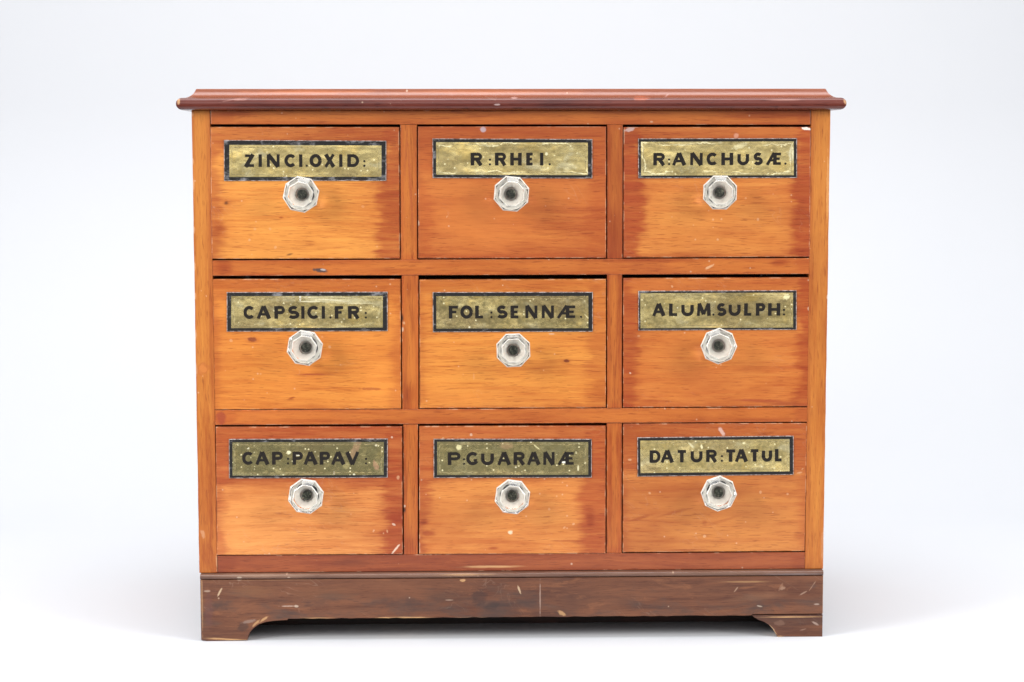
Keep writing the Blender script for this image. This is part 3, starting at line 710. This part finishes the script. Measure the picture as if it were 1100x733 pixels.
# ------------------------------------------------------------------ nine drawers
Q = 1 / 6.1111
DR = [
 dict(q=((225.9, 136.5), (428.8, 136.6), (429.5, 278), (227.2, 278.3)), knob=(323.3, 209, 12, 1.0), lab=((240.6, 150.6), (415, 151.4), (415, 194.4), (240.8, 194.6)),
      text=[('Z', 148, 220), ('I', 246, 264), ('N', 298, 382), ('C', 415, 490), ('I', 511, 529), ('.', 553, 567), ('O', 580, 657), ('X', 675, 745), ('I', 775, 792), ('D', 828, 903), (':', 930, 946)],
      o=(238, 146), y=(122, 205), sl=0, zones=[('t', .022, .016, .75), ('r', .020, .05, .85), ('l', .010, .028, .65)], say='ZINCI.OXID:', flake=.15, speck=.08, dim=.12, wear=.65, gm=[],
      marks=[(243, 218, 3, 2.4, 0, DARK, .75), (244, 218, 8, 4, 0, RED, .4), (311, 273.5, 4, 1.2, .2, DARK, .7), (302, 234, 3, 1.2, 0, RED, .7), (268, 258, 1.8, 1.8, 0, PALE, .8), (274, 246, 1.8, 1.8, 0, PALE, .5),
             (290, 246, 1.8, 1.8, 0, PALE, .5), (296, 266, 1.8, 1.8, 0, PALE, .6), (236, 250, 10, 12, 0, RED, .5), (390, 222, 2, 1.6, 0, PALE, .4), (405, 265, 1.4, 1.4, 0, PALE, .5)], dy=-.0002, spk=.05),
 dict(q=((448.9, 136), (651.1, 136), (651.1, 277.3), (449.3, 277.8)), knob=(549.5, 208.4, 5, 1.0), lab=((464.6, 149), (636.2, 149.6), (636.2, 191.8), (464.8, 191.4)),
      text=[('R', 280, 358), (':', 398, 412), ('R', 440, 515), ('H', 540, 612), ('E', 645, 695), ('I', 736, 754), ('.', 790, 804)],
      o=(460, 146), y=(112, 195), sl=0, zones=[('t', .048, .028, .60), ('l', .012, .04, .50), ('r', .020, .05, .55), ('b', .005, .008, .7)], say='R:RHEI.', flake=.95, speck=.04, dim=.1, wear=.5,
      gm=[(587, 165.5, 1.6, 2, 0, (.85, .8, .5), .9)],
      marks=[(519, 139.5, 3, 3, 0, (.45, .38, .42), .75), (480, 233, 2, .8, 1.2, PALE, .7), (531, 235, 1.2, 1.2, 0, PALE, .6), (449.6, 240, 1, 4, 0, WHITE, .6), (560, 268, 40, 3, 0, RED, .3), (600, 240, 30, 8, 0, RED, .25)], dy=-.0005, spk=.045),
 dict(q=((670, 136.6), (870.9, 136.5), (870.2, 276), (669.8, 277)), knob=(773.5, 207, 1, .98), lab=((685.4, 149), (856, 148.6), (856, 191.2), (685.6, 191.6)),
      text=[('R', 122, 200), (':', 217, 231), ('A', 245, 333), ('N', 362, 445), ('C', 470, 543), ('H', 568, 643), ('U', 672, 748), ('S', 775, 838), ('Æ', 860, 965), ('.', 980, 994)],
      o=(682, 146), y=(112, 193), sl=-.004, zones=[('l', .019, .034, .95), ('r', .018, .038, .95), ('t', .018, .014, .65), ('b', .003, .006, .6)], say='R:ANCHUSÆ.', flake=.85, speck=.05, dim=.12, wear=.3,
      gm=[(795, 157, 9, 3, .3, (.88, .82, .5), .55), (850, 166, 3, 9, 0, (.86, .84, .6), .5)],
      marks=[(866, 138.4, 5, 1.6, -.15, (.85, .76, .68), .95), (676, 139.5, 6, 2.2, .2, (.5, .36, .33), .8), (766, 236, 1.5, 1.5, 0, PALE, .8), (775, 235.6, 1.5, 1.5, 0, PALE, .8), (814, 236, 1.6, 2, 0, PALE, .8),
             (771, 257.5, 1.6, 1.6, 0, PALE, .85), (747, 257.5, 1.2, 1.2, 0, PALE, .8), (745, 242, 1, 1, 0, PALE, .6), (801, 213, 1.5, 1.5, 0, PALE, .6), (791, 146, 3, 3, 0, (.62, .3, .2), .7)], dy=0, spk=.05),
 dict(q=((227.8, 300), (430.2, 300), (431, 439.5), (230.1, 440.3)), knob=(327.3, 374, 10, 1.0), lab=((243.6, 314), (416.4, 313.6), (416.4, 355.8), (243.6, 356.4)),
      text=[('C', 133, 205), ('A', 222, 307), ('P', 337, 403), ('S', 422, 497), ('I', 513, 531), ('C', 552, 630), ('I', 648, 665), ('.', 696, 710), ('F', 733, 795), ('R', 820, 895), (':', 928, 942)],
      o=(240, 308), y=(128, 211), sl=0, zones=[('t', .018, .022, .55), ('r', .008, .03, .45), ('l', .004, .018, .5)], say='CAPSICI.FR:', flake=.25, speck=.14, dim=.4, wear=.5,
      gm=[(322.5, 319, 1.1, 6, 0, (.80, .76, .64), .9), (334, 324, 13, 1.0, 0, (.84, .78, .52), .8), (360, 322, 40, 4.2, -.06, (.66, .60, .36), .6), (352, 322, 26, .8, -.10, (.86, .80, .56), .6), (385, 326, 18, .7, 0, (.82, .74, .44), .6)],
      marks=[(271, 365, 4.5, 3, 0, (.22, .05, .02), .8), (271, 365, 9, 4, 0, RED, .4), (338, 402.5, 21, 1.5, 0, (.28, .045, .015), .75), (397, 418, 12, 1.5, -.03, (.28, .05, .015), .6), (248, 366, 2, 2, 0, PALE, .7),
             (354, 373, 2, 2, 0, PALE, .7), (316, 355, 3, 2.6, 0, WHITE, .6), (313, 428, 4, 1.4, .3, RED, .7), (280, 402, 1.2, 1.2, 0, PALE, .6), (346, 362, 1.4, 1.4, 0, PALE, .6)], dy=.0006, spk=.055),
 dict(q=((450.6, 300.6), (651.2, 300), (651, 438.2), (450.6, 439)), knob=(551.5, 376.6, -2, .98), lab=((464.8, 314), (636.8, 313.8), (636.8, 356.4), (465, 357)),
      text=[('F', 137, 205), ('O', 212, 292), ('L', 310, 370), (':', 408, 422), ('S', 447, 520), ('E', 542, 602), ('N', 637, 717), ('N', 745, 825), ('Æ', 845, 972), ('.', 996, 1010)],
      o=(460, 308), y=(125, 208), sl=-.003, zones=[('t', .013, .018, .35), ('r', .016, .040, .45), ('l', .004, .02, .4), ('b', .002, .005, .5)], say='FOL:SENNÆ.', flake=.08, speck=.07, dim=.55, wear=.25,
      gm=[(552, 346, 5, 4, 0, (.55, .42, .16), .5), (630, 340, 4, .8, -.8, (.8, .72, .4), .7)],
      marks=[(608.5, 388, 3.4, 1.8, 0, (.16, .03, .012), .85), (608, 389, 8, 4, 0, RED, .35), (509, 405, 1, 4, 0, PALE, .45), (584, 398, 1, 1, 0, PALE, .6),
             (592, 359, 4, 1, 0, WHITE, .6), (640, 310, 9, 5, 0, RED, .35)], dy=.0008, spk=.045),
 dict(q=((669.5, 299), (869.9, 298.2), (868.2, 436.8), (669.3, 438)), knob=(772.3, 372, 24, 1.0), lab=((685.6, 312.6), (855.6, 312), (855.6, 354.4), (685.8, 355.2)),
      text=[('A', 115, 197), ('L', 225, 287), ('U', 305, 385), ('M', 408, 494), ('.', 508, 522), ('S', 535, 600), ('U', 615, 693), ('L', 718, 773), ('P', 795, 855), ('H', 875, 952), (':', 971, 985)],
      o=(682, 308), y=(110, 192), sl=-.003, zones=[('l', .013, .030, .85), ('r', .014, .032, .85), ('t', .012, .014, .5), ('b', .003, .008, .6)], say='ALUM.SULPH:', flake=.2, speck=.10, dim=.35, wear=.55,
      gm=[(845, 319, 4, 3, .3, (.86, .80, .46), .8), (755, 338, 7, 7, 0, (.22, .18, .08), .4)],
      marks=[(820, 431, 40, 2.2, -.04, (.28, .045, .015), .7), (845, 434, 24, 2, -.02, (.24, .04, .014), .6), (677, 401, 1.4, 1.4, 0, WHITE, .8), (722, 308, 1.4, 2, .4, PALE, .8), (700, 431, 22, 2, 0, RED, .45),
             (686, 361, 2, 1.4, 0, PALE, .5), (868.5, 332, 1, 3, 0, WHITE, .8)], dy=.0004, spk=.05),
 dict(q=((231.7, 458.7), (432, 458.3), (432.6, 595.5), (233, 596.4)), knob=(328.6, 533.4, 9, 1.0), lab=((246, 471.6), (416.6, 471.2), (416.4, 513), (246.2, 513.8)),
      text=[('C', 125, 200), ('A', 213, 298), ('P', 322, 390), (':', 418, 432), ('P', 457, 522), ('A', 530, 615), ('P', 635, 700), ('A', 710, 797), ('V', 805, 890), (':', 930, 944)],
      o=(240, 466), y=(118, 202), sl=0, zones=[('t', .055, .022, .80), ('r', .016, .034, .90), ('l', .006, .02, .65)], say='CAP:PAPAV:', flake=.15, speck=.16, dim=.85, wear=.45,
      gm=[(310.5, 486, 2.4, 2.2, 0, (.9, .85, .55), .9), (320, 488.6, 2.4, 1.4, 0, (.8, .76, .6), .9), (382, 482, 4, 14, -.4, (.42, .22, .14), .5), (404, 500, 3, 6, .4, (.48, .24, .15), .6), (372, 500, 4, 4, 0, (.5, .42, .18), .5), (359, 508, 1.4, 2.6, 0, WHITE, .8)],
      marks=[(425, 590, 7, 1.2, .85, (.72, .55, .42), .8), (423, 563.5, 2.6, 1.4, -.5, WHITE, .9), (416, 571, 1.2, 2.4, .2, PALE, .8), (427.6, 513.4, 2, 3, 0, PALE, .8), (401, 571, 1.2, 1.2, 0, PALE, .7), (412, 573, 1.2, 1.2, 0, PALE, .7),
             (421, 470, 1.4, 1.4, 0, WHITE, .8), (252, 532, 12, 7, 0, RED, .22), (240, 545, 8, 10, 0, RED, .4), (380, 530, 1.2, 1.2, 0, PALE, .5), (262, 582, 1.2, 1.2, 0, PALE, .6)], dy=-.0004, spk=.06),
 dict(q=((450.3, 458), (650.6, 457.5), (650.5, 594.8), (450.2, 595.5)), knob=(550.5, 534, 8, 1.0), lab=((465.8, 471.4), (635.6, 471.6), (635.6, 513), (465.8, 513.4)),
      text=[('P', 130, 212), (':', 228, 242), ('G', 250, 330), ('U', 348, 430), ('A', 455, 540), ('R', 562, 637), ('A', 650, 733), ('N', 755, 830), ('Æ', 850, 962)],
      o=(460, 466), y=(120, 204), sl=-.002, zones=[('t', .052, .020, .75), ('r', .024, .030, .85), ('l', .009, .03, .75)], say='P:GUARANÆ', flake=.15, speck=.14, dim=.7, wear=.25,
      gm=[(493, 480.5, 3.4, 3, 0, (.85, .78, .42), .8), (606, 495.6, 3.4, 2.4, 0, (.92, .9, .78), .95), (621, 503, 1.2, 4, 0, (.86, .8, .5), .8), (576, 480, 5, .7, -.7, (.85, .78, .42), .7), (544, 479, 8, 4, 0, (.42, .24, .13), .5)],
      marks=[(548.5, 572, 2.8, 2.3, .3, (.80, .62, .42), .8), (616, 563, 2.2, 1.4, .5, PALE, .9), (606, 567, 2, 1.2, .8, PALE, .7), (590, 547, 1.8, 1.8, 0, PALE, .6), (506, 467, 2, 2, 0, WHITE, .7), (476, 471, 1.6, 2, 0, PALE, .7),
             (460, 573, 9, 4, 0, RED, .7), (455, 561, 6, 3, 0, RED, .6), (530, 589, 6, 2, 0, RED, .6), (610, 581, 20, 1.4, 0, RED, .6), (634, 557, 6, 12, 0, RED, .5), (598, 533, 1.2, 1.6, 0, PALE, .7)], dy=-.0002, spk=.06),
 dict(q=((669.3, 455.3), (867.2, 454.7), (864.6, 592.3), (669, 593.6)), knob=(772.3, 530.6, 26, 1.0), lab=((684.6, 470), (852.4, 468.2), (852.4, 510), (684.8, 512)),
      text=[('D', 110, 180), ('A', 183, 265), ('T', 282, 357), ('U', 378, 455), ('R', 480, 553), (':', 576, 590), ('T', 600, 680), ('A', 670, 750), ('T', 762, 832), ('U', 845, 912), ('L', 932, 985)],
      o=(680, 464), y=(117, 198), sl=-.0115, zones=[('t', .046, .020, .55), ('r', .005, .022, .45), ('l', .004, .02, .5)], say='DATUR:TATUL', flake=.2, speck=.08, dim=.3, wear=.25,
      gm=[(753.6, 480, 1.4, 3, .2, (.9, .84, .5), .85), (742, 478, 5, 1.2, -.8, (.86, .8, .5), .6), (799, 476, 1.6, 1.4, 0, (.9, .84, .5), .8), (704, 487, 1.4, 1.2, 0, (.86, .8, .5), .7)],
      marks=[(775, 463.5, 6, 2.2, -1.0, (.62, .42, .36), .75), (757, 576.5, 2.2, 2, 0, PALE, .9), (698, 530, 1.6, 2, .5, PALE, .75), (817, 529, 1.6, 2, 0, PALE, .75), (846, 531, 1.4, 1.4, 0, PALE, .7), (676.5, 494, 2.6, 1.6, 0, PALE, .85),
             (859, 508, 4, 1.2, .2, PALE, .7), (862, 504, 2, 1, .6, PALE, .6), (757, 562, 3.4, 3.4, 0, RED, .4), (720, 552, 24, 2.2, .25, RED, .4), (775, 560, 40, 2, .3, RED, .3), (690, 556, 16, 2, .3, RED, .45), (845, 562, 20, 3, .1, RED, .3), (858, 575, 7, 6, 0, RED, .35), (740, 591, 34, 1.4, 0, RED, .5)], dy=.0003, spk=.06),
]
BORDER = [(34, 30, 30, 25), (22, 22, 28, 20), (17, 20, 20, 16), (28, 25, 30, 22), (22, 25, 28, 22), (12, 14, 22, 14), (22, 20, 24, 17), (22, 18, 22, 18), (18, 20, 26, 22)]
for i, d in enumerate(DR):
    tl, tr, br, bl = d['q']
    q = [at(*tl), at(*bl), at(*br), at(*tr)]
    org = mean(q); dy = d['dy']
    x0 = (q[0][0] + q[1][0]) / 2 - org[0]; x1 = (q[2][0] + q[3][0]) / 2 - org[0]
    z0 = (q[1][1] + q[2][1]) / 2 - org[1]; z1 = (q[0][1] + q[3][1]) / 2 - org[1]
    mk = [M(org, *mm) for mm in d['marks']]
    tones = [((.69, .288, .055), (.54, .162, .027)), ((.51, .158, .032), (.40, .094, .019)), ((.61, .228, .046), (.47, .126, .023)),
             ((.63, .232, .039), (.50, .140, .021)), ((.63, .242, .042), (.51, .146, .023)), ((.57, .196, .038), (.46, .113, .021)),
             ((.64, .262, .068), (.50, .150, .032)), ((.63, .250, .057), (.49, .138, .027)), ((.52, .190, .042), (.40, .108, .023))][i]
    mt = wood('drawer_wood', 'x', light=tones[0], deep=tones[1], zones=d['zones'], rect=(x0, x1, z0, z1), edge=(x0, x1, z0, z1), edge_amt=.6,
              marks=mk, specks=d['spk'], blotch=.22, ring=.45, scratch=.10)
    bm = bmesh.new()
    prism(bm, q, dy, dy + .018, bevel=.0007)
    # the box behind the front: sides, back and bottom
    X0, X1, Z0, Z1 = org[0] + x0 + .004, org[0] + x1 - .004, org[1] + z0 + .003, org[1] + z1 - .012
    yb = .265
    for (a, b, c, e, f, g) in ((X0, X0 + .008, Z0, Z1, dy + .0182, yb), (X1 - .008, X1, Z0, Z1, dy + .0182, yb), (X0 + .0082, X1 - .0082, Z0, Z1, yb - .008, yb), (X0 + .0082, X1 - .0082, Z0, Z0 + .005, dy + .0182, yb - .0082)):
        prism(bm, [(a, e), (a, c), (b, c), (b, e)], f, g)
    dr = link('drawer', bm, mt, chest, (org[0], 0, org[1]))
    dr['label'] = 'wooden drawer whose gilt label reads ' + d['say']
    # label: glass plate with black border, gilt ground, fine line and letters
    L = [at(*p) for p in d['lab']]                     # tl tr br bl
    L = [L[0], L[3], L[2], L[1]]
    lo = mean(L)
    def inset(ps, m):
        c = mean(ps)
        return [(p[0] + (m if p[0] < c[0] else -m), p[1] + (m if p[1] < c[1] else -m)) for p in ps]
    def inset4(ps, m):                                  # left, top, right, bottom
        c = mean(ps)
        return [(p[0] + (m[0] if p[0] < c[0] else -m[2]), p[1] + (m[3] if p[1] < c[1] else -m[1])) for p in ps]
    bm = bmesh.new()
    yf = dy - .0010
    prism(bm, L, yf, dy - .00005, mat=0, bevel=.00025)
    def sheet(ps, y, mat):
        f = bm.faces.new([bm.verts.new((x, y, z)) for x, z in ps]); f.material_index = mat
        f.normal_update()
        if f.normal.y > 0: f.normal_flip()
    sheet(inset(L, .0006), yf - .00004, 1)
    gi = inset4(L, [q_ / 6.111 * PX + .0002 for q_ in BORDER[i]])
    sheet(gi, yf - .00008, 2)
    li = inset(gi, .0022)
    w = .00045
    a = li; b = inset(li, w)
    for j in range(4):
        sheet([a[j], a[(j + 1) % 4], b[(j + 1) % 4], b[j]], yf - .00011, 3)
    letters(bm, d['text'], d['o'][0], d['o'][1], d['y'][0], d['y'][1], d['sl'], yf - .00014, 4)
    gx0, gx1 = gi[0][0] - lo[0], gi[2][0] - lo[0]; gz0, gz1 = gi[1][1] - lo[1], gi[0][1] - lo[1]
    gmk = [M(lo, *mm) for mm in d['gm']]
    lab = link('label_plate', bm, [rim_mat(), border_mat(d['wear']), gold_mat(d['flake'], d['speck'], d['dim'], gx0, gx1, gz0, gz1, gmk), mt_line, mt_ink], dr,
               (lo[0], 0, lo[1]))
    lab.matrix_parent_inverse = Matrix.Translation((-org[0], 0, -org[1]))
    # knob and the bolt inside it
    ku, kv, rot, sz = d['knob']
    cx, cz = at(ku, kv, -.020)
    tilt = (random.uniform(-.05, .05), random.uniform(-.04, .04))
    cc = (cx - .020 * tilt[0], cz - .020 * tilt[1])
    for nm, bm, mt_ in (('knob', knob_mesh(cc, math.radians(22.5 - rot), sz, tilt), MT_GLASS), ('bolt', bolt_mesh(cc, random.uniform(0, 3), tilt), mt_bolt)):
        bmesh.ops.translate(bm, verts=bm.verts, vec=(0, dy - .0003, 0))
        o = link(nm, bm, mt_, dr, (cc[0], 0, cc[1]))
        o.matrix_parent_inverse = Matrix.Translation((-org[0], 0, -org[1]))

# ------------------------------------------------------------------ white paper sweep
bm = bmesh.new()
secs = [(-.55, 0), (-.2, 0), (.2, 0), (.6, 0)] + [(.6 + .55 * math.sin(a), .55 - .55 * math.cos(a)) for a in [math.radians(7.5 * i) for i in range(1, 13)]] + [(1.15, 1.2), (1.15, 2.2)]
vl = [[bm.verts.new((x, y, z)) for x in (-2.2, -1, 0, 1, 2.2)] for y, z in secs]
for a, b in zip(vl, vl[1:]):
    for i in range(4): bm.faces.new((a[i], a[i + 1], b[i + 1], b[i]))
mt, t, bs = new_mat('white_paper')
X, Y, Z = t.xyz()
n = t.noise(t.comb(X * 3, Y * 3, Z * 3), 1, 4)
t.l.new(t.mix(n, (.562, .574, .600, 1), (.575, .587, .610, 1)), bs.inputs['Base Color'])
bs.inputs['Roughness'].default_value = .75; bs.inputs['Specular IOR Level'].default_value = .2
bp = t.n.new('ShaderNodeBump'); bp.inputs['Strength'].default_value = .04
t.set(bp.inputs['Height'], t.noise(t.comb(X * 900, Y * 900, Z * 900), 1, 3)); t.l.new(bp.outputs[0], bs.inputs['Normal'])
o = link('backdrop', bm, mt, None, (0, 0, 0), smooth=True)
o['kind'] = 'structure'
o['label'] = 'seamless white paper the chest stands on'

# ------------------------------------------------------------------ studio softboxes and added lights
def area(name, loc, target, sx, sy, power, color=(1, 1, 1), spread=180):
    ld = bpy.data.lights.new(name, 'AREA'); ld.shape = 'RECTANGLE'; ld.size = sx; ld.size_y = sy; ld.energy = power; ld.color = color
    ld.spread = math.radians(spread)
    o = bpy.data.objects.new(name, ld); COL.objects.link(o); o.location = loc
    o.rotation_euler = (Vector(target) - Vector(loc)).to_track_quat('-Z', 'Y').to_euler()
    return o
area('softbox', (-1.45, -.95, .98), (0, 0, .28), .62, .80, 25, (1, .985, .96))
area('softbox', (1.45, -.95, .98), (0, 0, .28), .62, .80, 19.5, (1, .985, .96))
area('added_front_fill', (-.2, -2.7, 1.55), (0, 0, .25), 1.7, 1.1, 7, (1, .99, .975))  # added front fill to brighten the knobs, no known source
area('added_overhead_fill', (0, -.15, 2.2), (0, -.05, 0), 2.2, 1.0, 15, (.97, .985, 1), 100)  # added from above to lighten the floor shadows, no known source
area('added_backdrop_light', (-.45, .75, 1.55), (-.3, 1.15, 1.05), 2.4, .25, 4.4, (1, .995, .985), 120)  # added to whiten the top of the backdrop, no known source
w = bpy.data.worlds.new('World'); S.world = w; w.use_nodes = True
nt = w.node_tree; bg = nt.nodes['Background']
tc = nt.nodes.new('ShaderNodeTexCoord'); sp = nt.nodes.new('ShaderNodeSeparateXYZ'); mr = nt.nodes.new('ShaderNodeMapRange'); rp = nt.nodes.new('ShaderNodeValToRGB')
nt.links.new(tc.outputs['Generated'], sp.inputs[0]); nt.links.new(sp.outputs[2], mr.inputs[0])
mr.inputs[1].default_value = -.32; mr.inputs[2].default_value = .22
rp.color_ramp.elements[0].color = (.06, .06, .062, 1); rp.color_ramp.elements[1].color = (.85, .87, .9, 1)
nt.links.new(mr.outputs[0], rp.inputs[0]); nt.links.new(rp.outputs[0], bg.inputs[0]); bg.inputs[1].default_value = .8

S.view_settings.view_transform = 'Standard'; S.view_settings.look = 'None'
S.view_settings.exposure = 0.10; S.view_settings.gamma = 1
S.cycles.max_bounces = 14; S.cycles.transmission_bounces = 12; S.cycles.glossy_bounces = 6; S.cycles.diffuse_bounces = 4
S.cycles.caustics_reflective = True; S.cycles.caustics_refractive = True; S.cycles.blur_glossy = .3
S.cycles.use_denoising = True
S.cycles.sample_clamp_indirect = 6
S.cycles.denoising_prefilter = 'NONE'
